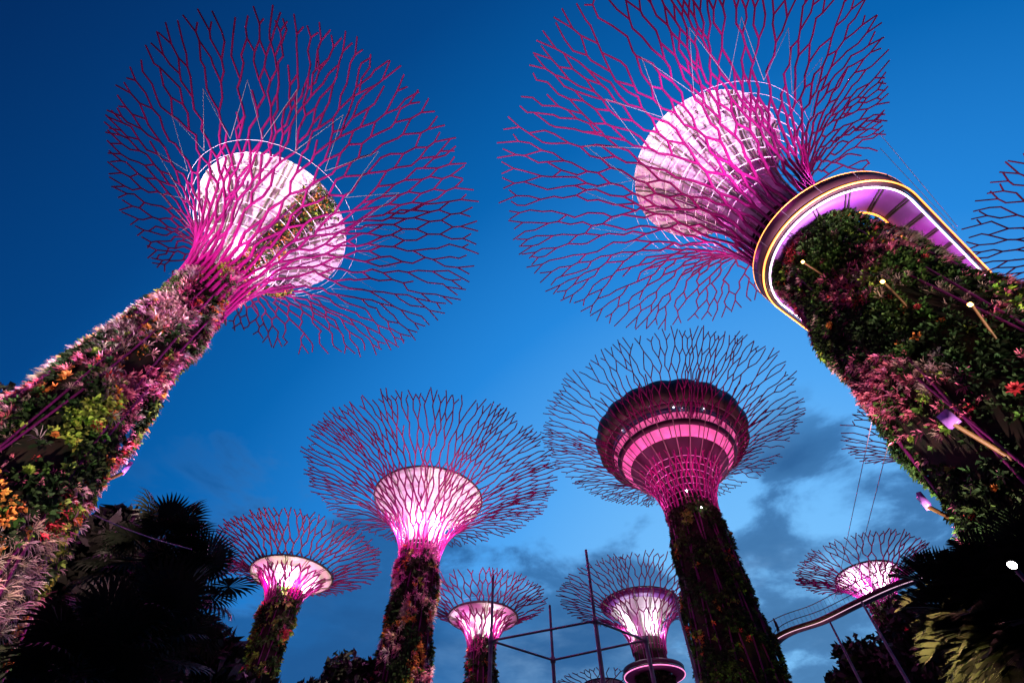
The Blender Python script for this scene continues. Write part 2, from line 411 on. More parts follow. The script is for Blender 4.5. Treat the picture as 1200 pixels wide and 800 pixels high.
        for u in ((.3, .45, .6, .75, .88) if not far else (.6,)):
            r, z = fp(u); V, F = polytube(np.stack([(r + .03) * np.cos(a), (r + .03) * np.sin(a), np.full(65, z - .01)], 1), .016, 4); mk('seam', V, F, mat['rib'], fun)
        V, F = polytube(np.stack([(fr + .08) * np.cos(a), (fr + .08) * np.sin(a), np.full(65, fz + .06)], 1), .05 if c.get('struts') else .12, 6); mk('rim', V, F, mat['white' if c.get('struts') else 'dark'], fun, smooth=True)
        if c.get('collar'):   # a lilac band hangs under the rim
            V, F = lathe([(fp(.80)[0] + .1, fp(.80)[1]), (fr + .12, fz), (fr + .04, fz + .05), (fp(.80)[0] + .04, fp(.80)[1] + .05)], 64, close=True); mk('collar', V, F, mat['soffit'], fun, smooth=True)
    # lights set at the foot of the canopy
    pm, pf = c['pm'], c['pf']
    for i in range(c.get('nm', 6)):
        a = 2 * math.pi * (i + .5) / c.get('nm', 6); r = rb + c.get('mr', 1.7)
        lamp('POINT', (r * math.cos(a), r * math.sin(a), zb + c.get('mz', .9)), c.get('mc', (1, .05, .62)), pm, root, .12)
    for i in range(c.get('nf', 5)):
        a = 2 * math.pi * (i + .2) / c.get('nf', 5); r = rb + .75
        lamp('POINT', (r * math.cos(a), r * math.sin(a), zb + .36 * (c.get('fz', H - 4) - zb)), c.get('fc', (1, .70, 1)), pf, root, .12)
    # washes from the ground: (bearing off the line to the camera, radius, power, colour, aim height)
    toc = math.pi / 2 - (az + math.pi)
    for (b, r, p, cc, zt, sz, *tr) in c.get('wash', ()):
        a = toc + R(b); lamp('SPOT', (r * math.cos(a), r * math.sin(a), .4), cc, p, root, .15, ((tr[0] if tr else float(rt(zt)) * .5) * math.cos(a), (tr[0] if tr else float(rt(zt)) * .5) * math.sin(a), zt), sz)
        bx = boxm((r * math.cos(a), r * math.sin(a), .12), (.5, .5, .24)); mk('floodlight', bx[0], bx[1], mat['dark'], root)
    return root, prof, rt, toc

WARM = (1, .80, .62); PINK = (1, .48, .62); ROSE = (1, .30, .55); GRN = (1, .95, .55); MAG = (1, .04, .60); PALE = (1, .70, 1.0)
mixA = dict(green=1.6, dark=3.4, lime=1.7, pink=2.0, red=.9, orange=1.8, grey=2.0, blush=2.2)
mixB = dict(green=4.5, dark=5.0, lime=1.6, pink=3.4, red=1.2, orange=.9, grey=1.4, blush=1.4)
T = {}
T['A'] = supertree(dict(seed=11, struts=1, rodr=.042, az=-51.7, D=19.9, H=37., R=13.6, aniso=(.12, 96), zb=22.6, rb=1.15, r0=5.0, flare=2.4, fr=4.7, fz=31.8, levels=12, n0=32, lx=-1.2, ly=.3,
    plants=14000, pscale=.76, pw=.8, mix=mixA, rosettes=24, pz0=2, pz1=24.2, nm=6, mr=3.2, pm=560, nf=5, pf=160, hoops=13, phi=66, dstep=lambda r: .62 + .010 * r, rodout=.2,
    wash=[(-112, 6.2, 80000, (1, .76, .68), 14, 56), (112, 6.2, 130000, (1, .76, .66), 14, 56), (-15, 9, 13000, (1, .66, .60), 16, 60), (35, 7, 7000, (1, .45, .62), 14, 50),
          (-70, 6.5, 62000, (1, .62, .97), 33, 24), (70, 6.5, 62000, (1, .62, .97), 33, 24), (180, 6.5, 45000, (1, .62, .97), 33, 24)]),
    'tall planted steel tower leaning across the left side, pale funnel glowing inside its magenta branches')
T['B'] = supertree(dict(seed=23, struts=1, rodr=.045, az=57.4, D=17.9, lx=-.4, ly=1.2, H=42., R=15.6, aniso=(.09, 95), zb=24.5, rb=1.95, r0=3.75, fr=5.3, fz=38.1, levels=12, n0=34,
    plants=26000, pscale=.60, pw=.75, mix=mixB, rosettes=30, pz0=2, pz1=22.5, nm=4, pm=300, nf=0, pf=0, hoops=13, mz=5.0, mr=2.8, phi=66, bulge=.25, dstep=lambda r: .62 + .010 * r, rodout=.12,
    wash=[(-102, 5.2, 48000, (1, .78, .58), 14, 70), (-38, 6.5, 20000, (1, .62, .60), 15, 60), (55, 7.5, 20000, (1, .70, .62), 16, 70),
          (42, 7.5, 115000, (1, .58, .97), 39, 19, 4), (0, 7.5, 115000, (1, .58, .97), 39, 19, 4), (-120, 9, 26000, MAG, 38, 34, 8), (150, 9, 34000, MAG, 38, 34, 8), (60, 10, 17000, MAG, 38, 34, 8), (-40, 10, 17000, MAG, 38, 34, 8)]),
    'massive planted steel tower at right with the glowing walkway ring round its upper trunk')
T['C'] = supertree(dict(seed=37, az=-11.3, D=48.5, H=37., R=15.0, zb=27.8, rb=1.75, r0=2.9, fr=6.1, fz=34.3, levels=11, dstep=lambda r: .64, n0=34, lx=-.2, ly=-1.1,
    plants=6500, mix=dict(dark=4, pink=1.4, red=.8, orange=1.4, blush=2.6, lime=.7, grey=.8), pscale=1.15, pz0=3, pz1=28, nm=6, mr=2.3, pm=600, nf=6, pf=900, hoops=13, phi=70, br=(.10, .062),
    wash=[(-100, 5.0, 60000, (1, .76, .70), 18, 38), (100, 5.0, 70000, (1, .76, .70), 18, 38), (0, 7, 24000, (1, .66, .62), 20, 60)]),
    'slim flower covered steel tower left of centre with bright pink branches and glowing white funnel')
T['E'] = supertree(dict(seed=41, az=-24.9, D=70, H=36.5, R=11.4, zb=30.6, rb=1.75, r0=2.2, fr=5.3, fz=33.8, levels=8, dstep=lambda r: .74, n0=30, lx=-.7, ly=-.2, far=True,
    plants=2200, mix=dict(lime=2.2, green=3, dark=2, orange=.8, red=.6, pink=.5), pscale=2.0, pz0=10, pz1=31.8, nm=4, pm=420, nf=4, pf=1700, hoops=6, phi=66, br=(.12, .08), ribs=12, fc=(1, .8, 1),
    wash=[(-80, 6, 16000, (1, .9, .5), 24, 50), (80, 6, 24000, (1, .85, .45), 26, 50), (0, 7, 7000, (1, .9, .5), 26, 50)]),
    'short green planted steel tower low at left beside the dark palms, white funnel glowing')
T['F'] = supertree(dict(seed=43, az=-3.2, D=62, H=30., R=7.9, zb=24.9, rb=1.25, r0=1.6, fr=4.2, fz=27.9, levels=8, dstep=lambda r: .62, n0=28, far=True,
    plants=1500, mix=dict(dark=4, green=2, red=.6, orange=.6, pink=.5), pscale=1.6, pz0=10, pz1=25.5, nm=4, pm=180, nf=4, pf=1300, hoops=5, phi=66, br=(.10, .065), ribs=12, fc=(1, .85, .95),
    wash=[(-80, 6, 2500, (1, .6, .5), 20, 60), (80, 6, 4000, (1, .55, .5), 20, 60)]),
    'small distant steel tower low in the centre behind the tall posts, pink edged white funnel')
T['G'] = supertree(dict(seed=47, az=14.8, D=88, H=42., R=14.0, zb=33.5, rb=2.4, r0=3.0, fr=6.6, fz=39.9, levels=9, n0=30, far=True, collar=True,
    plants=1500, mix=dict(dark=6, green=2), pscale=2, pz0=10, pz1=30, nm=4, pm=120, nf=4, pf=1000, hoops=5, phi=72, br=(.11, .075), ribs=12, fc=(1, .95, 1), mc=(.8, .1, .7),
    wash=[(-60, 7, 4000, (1, .3, .35), 18, 60), (60, 7, 4000, (1, .3, .35), 18, 60)]),
    'distant dark steel tower with a lilac collared white funnel above a pink lit ring')
T['H'] = supertree(dict(seed=53, az=37.5, D=83, H=37., R=8.9, zb=32., rb=1.5, r0=2.2, fr=4.0, fz=35.4, levels=8, dstep=lambda r: .62, n0=28, far=True,
    plants=1200, mix=dict(dark=5, green=2, red=.6, pink=1), pscale=1.8, pz0=10, pz1=32.5, nm=4, pm=280, nf=4, pf=1000, hoops=5, phi=66, br=(.10, .065), ribs=12, fc=(1, .82, 1), mc=(.8, .15, .8),
    wash=[(-80, 6, 4000, ROSE, 22, 60), (80, 6, 9000, (1, .5, .4), 22, 60)]),
    'small distant steel tower low at right rising above the walkway beside the big dark palm')
T['D'] = supertree(dict(seed=59, az=22.0, D=55.7, H=50., R=18.6, zb=36.5, rb=2.9, r0=5.0, fr=9.2, fz=48, levels=12, n0=40, pod=True, lx=2.9, ly=.4,
    plants=10000, mix=dict(dark=6, green=4, lime=.9, red=.5, orange=.9), pscale=1.1, pz0=3, pz1=36.6, nm=6, pm=650, nf=0, pf=0, hoops=14, phi=70, br=(.10, .065), rodr=.08, rods=12, rods_to=.80, mc=(1, .06, .48), mz=2.2, mr=3.4, hr=.055,
    wash=[(-20, 9, 6000, (1, .62, .32), 18, 55), (25, 9, 8000, (1, .75, .30), 18, 55)]),
    'steel tower with dark planted trunk carrying a round pink windowed restaurant pod')
T['I'] = supertree(dict(seed=61, az=50.5, D=66, H=43., R=8.9, zb=33., rb=1.5, r0=2.4, fr=4.0, fz=39, levels=7, n0=24, far=True,
    plants=500, mix=dict(dark=5, green=2), pscale=2, pz0=20, pz1=33, nm=0, pm=0, nf=0, pf=0, hoops=4, phi=66, br=(.10, .065), ribs=8),
    'unlit dark canopy of a steel tower peeping from behind the massive planted trunk')
T['J'] = supertree(dict(seed=67, az=74, D=45, H=36.7, R=7.6, zb=28.5, rb=1.6, r0=2.2, fr=4.0, fz=33.2, levels=8, n0=30, dstep=lambda r: .70,
    plants=800, mix=dict(dark=5, green=2, pink=1), pscale=1.5, pz0=8, pz1=25.5, nm=0, pm=0, nf=2, pf=90, hoops=5, phi=66, br=(.09, .055)),
    'unlit dark branch canopy of a steel tower cut by the right edge of the photo')
T['K'] = supertree(dict(seed=71, az=9.5, D=112, H=36.0, R=9.5, zb=33., rb=1.5, r0=2.4, fr=4.0, fz=36, levels=8, n0=18, far=True,
    plants=400, mix=dict(dark=5, green=2), pscale=2, pz0=20, pz1=33, nm=0, pm=0, nf=0, pf=0, hoops=4, phi=66, br=(.12, .08), ribs=8),
    'farthest steel tower, only its dark canopy top showing between the posts')

# restaurant pod on the tallest tower
root = T['D'][0]
def sec(name, prof, m, n=96, wob=None, close=False):
    V, F = lathe(prof, n, close=close, wob=wob); return mk(name, V, F, m, root, smooth=False)
sec('pod_cone', [(2.7, 36.6), (3.1, 38.5), (4.0, 40.3), (5.2, 41.8), (6.5, 43.0)], mat['pod'])
w1 = sec('window_band', [(6.5, 43.0), (7.5, 44.1)], mat['pinkwin'])
sec('cladding_band', [(7.5, 44.1), (7.75, 44.12), (8.1, 44.65), (7.95, 44.67)], mat['pod'])
w2 = sec('window_band', [(7.95, 44.67), (8.5, 45.45)], mat['pinkwin'])
sec('glazing', [(8.5, 45.45), (8.75, 46.15)], mat['glass'])
sec('soffit', [(8.75, 46.15), (8.9, 46.17), (9.5, 46.6), (9.4, 46.8)], mat['dark'])
sec('rim', [(9.2, 46.5), (9.9, 46.5), (10.35, 47.4), (10.5, 48.6), (10.2, 49.7), (9.0, 50.0), (8.8, 48.5)], mat['podrim'], n=144, wob=lambda t, k: (.035 if k in (1, 2, 3, 4) else .012) * np.abs(np.sin(t * 9)))
for i in range(18):
    a = 2 * math.pi * i / 18; V, F = polytube([(r * math.cos(a), r * math.sin(a), z) for r, z in ((9.75, 46.4), (10.38, 47.4), (10.5, 48.6), (10.2, 49.75))], .09, 5); mk('rim_fin', V, F, mat['dark'], root)
for w, (ra, za, rb_, zb_) in ((w1, (6.53, 43.0, 7.54, 44.1)), (w2, (7.99, 44.67, 8.54, 45.45))):
    for i in range(36):
        a = 2 * math.pi * i / 36; c_, s_ = math.cos(a), math.sin(a)
        V, F = tubes([(ra * c_, ra * s_, za)], [(rb_ * c_, rb_ * s_, zb_)], .06, .06, 4); mk('mullion', V, F, mat['pod'], w)
for i in range(24):
    a = 2 * math.pi * i / 24
    V, F = polytube([(r * math.cos(a), r * math.sin(a), z) for r, z in ((3.2, 38.4), (4.15, 40.25), (5.35, 41.75), (6.65, 42.95), (8.1, 44.6), (8.9, 46.1))], .07, 4); mk('pod_rib', V, F, mat['rib'], root)
toc = T['D'][3]
for (b, r, z) in ((-8, 9.7, 46.5), (10, 8.85, 46.0), (16, 8.9, 45.7), (36, 8.9, 46.0), (-42, 8.9, 46.0), (2, 3.6, 36.9), (20, 3.5, 34.5)):
    a = toc + R(b); V, F = lathe([(.01, -.09), (.09, 0), (.01, .09)], 8); V = V + np.array([[r * math.cos(a), r * math.sin(a), z]])
    mk('lamp_bulb', V, F, mat['whitebulb'] if z > 40 else mat['flood'], root)
for k in range(8):
    a = 2 * math.pi * (k + .5) / 8; lamp('POINT', (9.6 * math.cos(a), 9.6 * math.sin(a), 40.4), (1, .12, .52), 420, root, .1)

# plants climbing from the left tower's trunk top on to its funnel
root, prof, rt, toc = T['A']; rng = np.random.RandomState(5)
for th_, r_end, n_ in ((-25, 5.0, 800), (92, 4.2, 700)):
    V, F, C = clumps(rng, lambda q: q * 0 + .05, 0, 1, n_, dict(green=3, orange=2, lime=2, dark=2), .75, 77, 0)
    k = len(V) // 6; u = np.repeat(rng.uniform(0, 1, n_ * 40)[:(k // 10 + 1)], 10)[:k]; side = np.repeat(rng.normal(0, .36, k // 10 + 1), 10)[:k] * (.6 + u)
    r = 1.2 + (r_end - 1.2) * u ** 1.4; z = 22.4 + (30.8 - 22.4) * np.sin(u * 1.35) / np.sin(1.35) * (r_end / 5.1 + .05) ; z = np.minimum(z, 31.5)
    a = R(th_) + side / np.maximum(r, 1); off = np.stack([r * np.cos(a), r * np.sin(a), z], 1)
    V = V.reshape(k, 6, 3); V = V - V.mean(1, keepdims=True) + rng.normal(0, .09, (k, 1, 3)) + off[:, None]
    tag(mk('climbing_plants', V.reshape(-1, 3), F, mat['leaf'], root, C), kind='stuff')

# fixtures fixed to the two near trunks
def bracket_lamp(key, b, z, out=.8, power=5):
    root, prof, rt, toc = T[key]; a = toc + R(b); r = float(rt(z)) + .2
    n = np.array([math.cos(a), math.sin(a), 0]); P = n * r + [0, 0, z - .7]; Q = n * (r + out) + [0, 0, z]
    V, F = polytube([P, Q], .035, 6); arm = mk('lamp_arm', V, F, mat['yellow'], root)
    V, F = lathe([(.01, -.07), (.055, -.035), (.055, .035), (.01, .07)], 12); V = V + Q + [0, 0, .1]; mk('lamp_head', V, F, mat['bulb'], arm)
    lamp('POINT', tuple(Q + n * .35), (1, .62, .22), power, root, .08)
bracket_lamp('B', -8, 18.9); bracket_lamp('B', 10, 15.2); bracket_lamp('B', 22, 12.6, power=8)
def box_light(key, b, z, out=.8, m='lilac'):
    root, prof, rt, toc = T[key]; a = toc + R(b); r = float(rt(z)) + .1
    n = np.array([math.cos(a), math.sin(a), 0]); t = np.array([-n[1], n[0], 0]); P = n * r + [0, 0, z - .9]; Q = n * (r + out) + [0, 0, z]
    V, F = polytube([P, Q], .06, 6); arm = mk('lamp_arm', V, F, mat['yellow'], root)
    V, F = boxm(Q + np.array([0, 0, .2]), (.12, .30, .42), [n, t, [0, 0, 1]]); mk('lamp_box', V, F, mat[m], arm)
box_light('A', -84, 12.3, .6); box_light('A', 80, 12.4, .5); box_light('B', -15, 9.9, .9); box_light('B', -62, 9.6, .5)

# ------------------------------------------------------------------ the high walkway
wk = empty('aerial_walkway', (15.5, 9.9, 22), 'high curved walkway looping round the massive planted trunk and on behind the shaggy palm', 'walkway')
O = np.array([15.68, 9.8]); dv = np.array([.83, .56]); dv /= np.linalg.norm(dv); nv = np.array([-dv[1], dv[0]])
def cat(P, n):
    P = np.asarray(P, float); out = []
    for i in range(len(P) - 1):
        p0 = P[max(i - 1, 0)]; p1 = P[i]; p2 = P[i + 1]; p3 = P[min(i + 2, len(P) - 1)]
        for t in np.arange(n) / n:
            out.append(.5 * (2 * p1 + (p2 - p0) * t + (2 * p0 - 5 * p1 + 4 * p2 - p3) * t * t + (3 * p1 - p0 - 3 * p2 + p3) * t ** 3))
    out.append(P[-1]); return np.array(out)
rc = 2.80
arc = [O + rc * (nv * math.cos(t) - dv * math.sin(t)) for t in np.linspace(0, math.pi, 40)]
legR = [O - nv * rc + dv * s for s in np.linspace(.6, 16, 14)]
tail = [O - nv * rc + dv * 16 + np.array([x, y]) for x, y in ((4, 3.4), (7, 8), (8, 14))]
far_pts = cat([(24.5, 75), (27.6, 63), (27.2, 52.5), (30.2, 48.2), (32.2, 44.4), (34.4, 41.0), (38.5, 37.6), (43, 34), (43.5, 28.5), (37, 25), (30, 21.8)] + [tuple(O + nv * rc + dv * q_) for q_ in (10, 7, 4.5, 2.2, .25)], 8)
# ring round the distant tower
gx, gy = 88 * math.sin(R(14.8)), 88 * math.cos(R(14.8))
line = np.concatenate([far_pts[:-1], np.array(arc), np.array(legR), np.array(tail)])
def ribbon(line, prof, closed=False, zc=22., skip=None):
    """sweep a cross-section (offset to the outer side, height) along a level line"""
    t = np.gradient(line, axis=0); 
    if closed: t = np.roll(line, -1, 0) - np.roll(line, 1, 0)
    t /= np.linalg.norm(t, axis=1, keepdims=True); nn = np.stack([-t[:, 1], t[:, 0]], 1)
    m = len(prof); V = np.stack([np.c_[line + nn * o, np.full(len(line), zc + h)] for o, h in prof], 1).reshape(-1, 3)
    F = []
    L_ = len(line)
    for i in range(L_ if closed else L_ - 1):
        i2 = (i + 1) % L_
        for k in range(m): F.append((i * m + k, i * m + (k + 1) % m, i2 * m + (k + 1) % m, i2 * m + k))
    return V, np.array(F)
def rel(V, base): return V - np.asarray(base)
B0 = (15.5, 9.9, 22)
# outer side: going along the line the outside of the loop lies to one side
def side_sign():
    k = len(far_pts) - 1 + 20; t = line[k + 1] - line[k - 1]; n = np.array([-t[1], t[0]]); return 1 if n @ (line[k] - O) > 0 else -1
SG = side_sign()
def rb_part(name, prof, m, parent=wk, ln=line, closed=False, sg=SG, base=B0, smooth=False):
    V, F = ribbon(ln, [(o * sg, h) for o, h in prof], closed); return mk(name, rel(V, base) if parent is wk else V - np.array(base), F, m, parent, smooth=smooth)
dk = rb_part('deck', [(-.62, .02), (.62, .02), (.62, .12), (-.62, .12)], mat['dark'])
rb_part('soffit_panel', [(-.58, -.10), (.50, -.16), (.50, -.02), (-.58, -.02)], mat['soffit'])
rb_part('edge_beam', [(.62, -.20), (.72, -.18), (.74, .1), (.66, .14)], mat['darkbrown'])
k0 = len(far_pts) - 18
rb_part('parapet', [(.70, .10), (.76, .10), (.88, .78), (.83, .78)], mat['darkbrown'], ln=line[k0:])
rb_part('light_strip', [(.47, -.24), (.54, -.24), (.54, -.18), (.47, -.18)], mat['led'], ln=line[k0:])
rb_part('light_strip', [(.48, -.21), (.52, -.21), (.52, -.17), (.48, -.17)], mat['softled'], ln=line[:k0 + 1])
rb_part('amber_strip', [(.735, -.14), (.785, -.14), (.785, -.04), (.735, -.04)], mat['amber'], ln=line[k0:])
k0 = len(far_pts) - 18
rb_part('amber_strip', [(-.70, -.16), (-.63, -.16), (-.63, -.06), (-.70, -.06)], mat['amber'], ln=line[k0:len(far_pts) + 44])
rb_part('handrail', [(.84, .80), (.885, .80), (.885, .845), (.84, .845)], mat['amber'], ln=line[k0:len(far_pts) + 56])
rb_part('handrail', [(.92, 1.17), (.97, 1.17), (.97, 1.22), (.92, 1.22)], mat['dark'], ln=line[:k0 + 1])
rb_part('inner_rail', [(-.66, 1.12), (-.61, 1.12), (-.61, 1.17), (-.66, 1.17)], mat['dark'])
# paired brackets under the loop, posts along the rest
seglen = np.r_[0, np.cumsum(np.linalg.norm(np.diff(line, axis=0), axis=1))]
def on(s):
    x = np.interp(s, seglen, line[:, 0]); y = np.interp(s, seglen, line[:, 1]); e = .15
    t = np.array([np.interp(s + e, seglen, line[:, 0]) - np.interp(s - e, seglen, line[:, 0]), np.interp(s + e, seglen, line[:, 1]) - np.interp(s - e, seglen, line[:, 1])]); t /= np.linalg.norm(t)
    return np.array([x, y]), t, np.array([-t[1], t[0]]) * SG
s0 = seglen[k0]; s1 = seglen[len(far_pts) + 52]
q = s0
while q < s1:
    for e in (-.07, .07):
        c_, t_, n_ = on(q + e); V, F = boxm((c_[0] - B0[0] - n_[0] * .02, c_[1] - B0[1] - n_[1] * .02, -.19), (1.14, .035, .10), [[n_[0], n_[1], 0], [t_[0], t_[1], 0], [0, 0, 1]]); mk('bracket', V, F, mat['dark'], wk)
    c_, t_, n_ = on(q + .5); P = c_ - B0[:2]; ln_ = tubes([(*(P + n_ * .765), .1)], [(*(P + n_ * .90), .80)], .014, .014, 4); mk('parapet_seam', ln_[0], ln_[1], mat['pole'], wk)
    q += 1.22
pg = []
for s in np.arange(1, seglen[-1] - 1, .45):
    c_, t_, n_ = on(s)
    for o in (-.635, ):
        P = c_ + n_ * o - B0[:2]; pg.append(tubes([(*P, .12)], [(*P, 1.14)], .012, .012, 4))
    if s < s0:
        P = c_ + n_ * .95 - B0[:2]; pg.append(tubes([(*P, .12)], [(*P, 1.18)], .012, .012, 4))
V, F = join(pg); mk('balustrade', V, F, mat['dark'], wk)
# second loop round the distant tower
ga = np.linspace(0, 2 * np.pi, 64, endpoint=False); gl = np.stack([gx + 3.7 * np.cos(ga), gy + 3.7 * np.sin(ga)], 1)
lw = empty('ring_walkway', (gx, gy, 29.4), 'pink edged ring walkway round the trunk of the distant lilac collared tower', 'walkway')
gb = (gx, gy, 22)  # ribbon() builds at 22 m; the parent lifts it
for nm, pr, mm in (('deck', [(-.9, 0), (.9, 0), (.9, .3), (-.9, .3)], 'dark'), ('soffit_panel', [(-.9, -.1), (.8, -.1), (.8, -.02), (-.9, -.02)], 'soffit'), ('light_strip', [(.92, -.05), (1.02, -.05), (1.02, .06), (.92, .06)], 'pinkled'), ('parapet', [(.95, .3), (1.0, .3), (1.05, .9), (1.0, .9)], 'dark')):
    V, F = ribbon(gl, [(-o, h) for o, h in pr], True); mk(nm, V - np.array(gb), F, mat[mm], lw)

# ------------------------------------------------------------------ cables
def cable(p, q, r, m, label, sag=.0, group=None):
    p = np.array(p, float); q = np.array(q, float); pts = [p + (q - p) * t - np.array([0, 0, sag * 4 * t * (1 - t)]) for t in np.linspace(0, 1, 12)]
    V, F = polytube(np.array(pts) - p, r, 5); o = mk('cable', V, F, m, None); o.location = p; return tag(o, label, 'cable', group)
cable((18.2, 5.9, 25.9), (21.6, 9.0, 23.1), .012, mat['cable'], 'thin dark cable running down to the walkway edge, upper of the pair', group='cables by the walkway ring')
cable((17.6, 5.2, 25.4), (21.3, 8.7, 22.9), .012, mat['cable'], 'thin dark cable running down to the walkway edge, lower of the pair', group='cables by the walkway ring')
cable((16.4, 12.4, 16.5), (31.8, 44.6, 23.0), .02, mat['palecable'], 'pale stay cable from the massive trunk out to the far walkway, lower of the two', group='pale stay cables')
cable((16.6, 12.6, 18.0), (31.2, 46.5, 23.2), .02, mat['palecable'], 'pale stay cable from the massive trunk out to the far walkway, higher of the two', group='pale stay cables')
cable((-8.2, 8.2, 6.95), (-6.4, 8.9, 6.65), .010, mat['palecable'], 'thin pale cord stretched from the left trunk in front of the dark palms', sag=.05)

# ------------------------------------------------------------------ frame of tall posts
fr = empty('post_frame', (2.4, 20.8, 0), 'open frame of tall grey steel posts tied by horizontal bars', 'steel frame')
fb = np.array([2.4, 20.8, 0])
Z = 8 + EYE
J = [(-.8, 20.8, Z, 12.2), (1.8, 22.7, Z, 11.8), (3.2, 19.0, Z, 12.4), (5.4, 20.7, Z, 9.7)]
for x, y, z, top in J:
    V, F = tubes([(x, y, 0)], [(x, y, z)], .085, .08, 10); V2, F2 = tubes([(x, y, z)], [(x, y, top)], .065, .055, 10); V, F = join([(V, F), (V2, F2)])
    po = mk('post', V - fb, F, mat['pole'], fr, smooth=True)
    V, F = lathe([(.01, z - .12), (.11, z - .1), (.11, z + .1), (.01, z + .12)], 12); mk('collar', V + [x, y, 0] - fb, F, mat['pole'], po)
for a, b in ((0, 2), (0, 1), (1, 3), (2, 3)):
    V, F = tubes([J[a][:3]], [J[b][:3]], .045, .045, 8); mk('bar', V - fb, F, mat['pole'], fr, smooth=True)
def mast(x, y, top, r, label):
    V, F = join([tubes([(0, 0, 0)], [(0, 0, top * .6)], r * 1.3, r, 8), tubes([(0, 0, top * .6)], [(0, 0, top)], r, r * .6, 8), tubes([(0, 0, 0)], [(0, 0, .1)], r * 2.6, r * 2.6, 8)])
    o = mk('mast', V, F, mat['pole'], None, smooth=True); o.location = (x, y, 0); tag(o, label, 'mast', 'slim masts')
def azd(az, D): return D * math.sin(R(az)), D * math.cos(R(az))
mast(*azd(18.8, 23), EYE + .455 * 23, .07, 'slim mast standing just left of the restaurant tower trunk')
mast(*azd(32.5, 30), EYE + .355 * 30, .08, 'slim mast under the walkway, the left one and farther from the palm')
mast(*azd(35.9, 30), EYE + .372 * 30, .09, 'slim mast under the walkway, the right one next to the palm')

# ------------------------------------------------------------------ trees
def fan_leaf(rng, rad, pet, blades=30, span=300, stiff=.15):
    """petiole along +x, then a fan of narrow pointed blades"""
    P = []; F = []
    for i in range(blades):
        a = R(-span / 2 + span * i / (blades - 1)); l = rad * (1 - .22 * abs(a) / math.pi) * rng.uniform(.9, 1.05); w = rad * .055
        d = np.array([math.cos(a), math.sin(a), 0]); s = np.array([-math.sin(a), math.cos(a), 0]); b = len(P)
        fold = np.array([0, 0, .02 * rad * (1 if i % 2 else -1)])
        c = np.array([pet, 0, 0]); drp = np.array([0, 0, -stiff * rad])
        P += [c, c + d * l * .55 + s * w + fold, c + d * l * .55 - s * w + fold, c + d * l * .82 + s * w * .6 + drp * .35, c + d * l * .82 - s * w * .6 + drp * .35, c + d * l + drp]
        F += [(b, b + 2, b + 1), (b + 1, b + 2, b + 4, b + 3), (b + 3, b + 4, b + 5)]
    V, Fq = tubes([(0, 0, 0)], [(pet, 0, 0)], .03, .02, 4); o = len(P); P += [tuple(v) for v in V]; F += [tuple(int(k) + o for k in f) for f in Fq]
    return np.array(P), F
def fan_palm(x, y, top, label, nl=34, rad=1.05, pet=1.2, seed=1, group='fan palms', low=-.9, lo_n=0):
    rng = np.random.RandomState(seed); r = empty('fan_palm', (x, y, 0), label, 'palm', group)
    V, F = lathe([(.24, -.3), (.17, .5), (.15, top * .5), (.14, top - .3), (.2, top - .1), (.05, top + .1)], 12); mk('trunk', V, F, mat['bark'], r, smooth=True)
    ms = []
    for k in range(4):
        P, Fc = fan_leaf(rng, rad, pet, stiff=rng.uniform(.08, .35)); me = mk('leaf', P, Fc, mat['palm']); ms.append(me.data); bpy.data.objects.remove(me)
    for i in range(nl):
        o = bpy.data.objects.new('leaf', ms[i % 4]); col.objects.link(o); o.parent = r
        u = i / nl; o.location = (0, 0, top - .1 - u * .5)
        # steep new leaves first, hanging old leaves last
        pitch = R(80) + (low - R(80)) * u ** .8 + rng.uniform(-.15, .15)
        o.rotation_euler = (rng.uniform(-.5, .5), -pitch, i * 2.399 + rng.uniform(-.2, .2)); s = rng.uniform(.85, 1.12); o.scale = (s, s, s)
    return r
def leafy_tree(x, y, h, cr, label, seed, n=5200, ls=.28, name='broadleaf_tree', flat=.75, cat='tree', group=None, trunk_h=None):
    rng = np.random.RandomState(seed); r = empty(name, (x, y, 0), label, cat, group)
    th = trunk_h or h - cr * flat * 1.5
    parts = [polytube([(0, 0, -.3), (.1, 0, th * .5), (0, .1, th)], np.array([.35, .26, .2]) * h / 10, 8)]
    nb = 16; C = []
    for i in range(nb):
        a = i * 2.4; q = rng.uniform(.3, .95); zc = h - cr * flat + cr * flat * rng.uniform(-.75, .70)
        rr = cr * q * math.sqrt(max(.08, 1 - ((zc - (h - cr * flat)) / (cr * flat)) ** 2)); c = np.array([rr * math.cos(a), rr * math.sin(a), zc]); C.append(c)
        parts.append(polytube([(0, 0, th * .9), tuple(c * .5 + np.array([0, 0, th * .5])), tuple(c)], np.array([.13, .08, .03]) * h / 10, 5))
    V, F = join(parts); mk('trunk', V, F, mat['bark'], r)
    C = np.array(C); idx = rng.randint(0, nb, n); br = cr * rng.uniform(.30, .48, nb)
    v = rng.normal(size=(n, 3)); v /= np.linalg.norm(v, axis=1, keepdims=True); v *= (rng.uniform(0, 1, n) ** .45)[:, None]
    P = C[idx] + v * br[idx][:, None] * [1, 1, .8]
    a = rng.normal(size=(n, 3)); a /= np.linalg.norm(a, axis=1, keepdims=True); b = np.cross(a, rng.normal(size=(n, 3))); b /= np.linalg.norm(b, axis=1, keepdims=True)
    s = (ls * rng.uniform(.6, 1.4, n))[:, None]
    V = np.stack([P - a * s, P + b * s * .45, P + a * s, P - b * s * .45], 1).reshape(-1, 3); F = np.arange(n * 4).reshape(-1, 4)
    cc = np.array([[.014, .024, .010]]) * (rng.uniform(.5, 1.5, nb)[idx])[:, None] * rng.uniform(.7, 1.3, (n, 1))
    mk('crown', V, F, mat['treeleaf'], r, np.repeat(cc, 4, 0)); return r

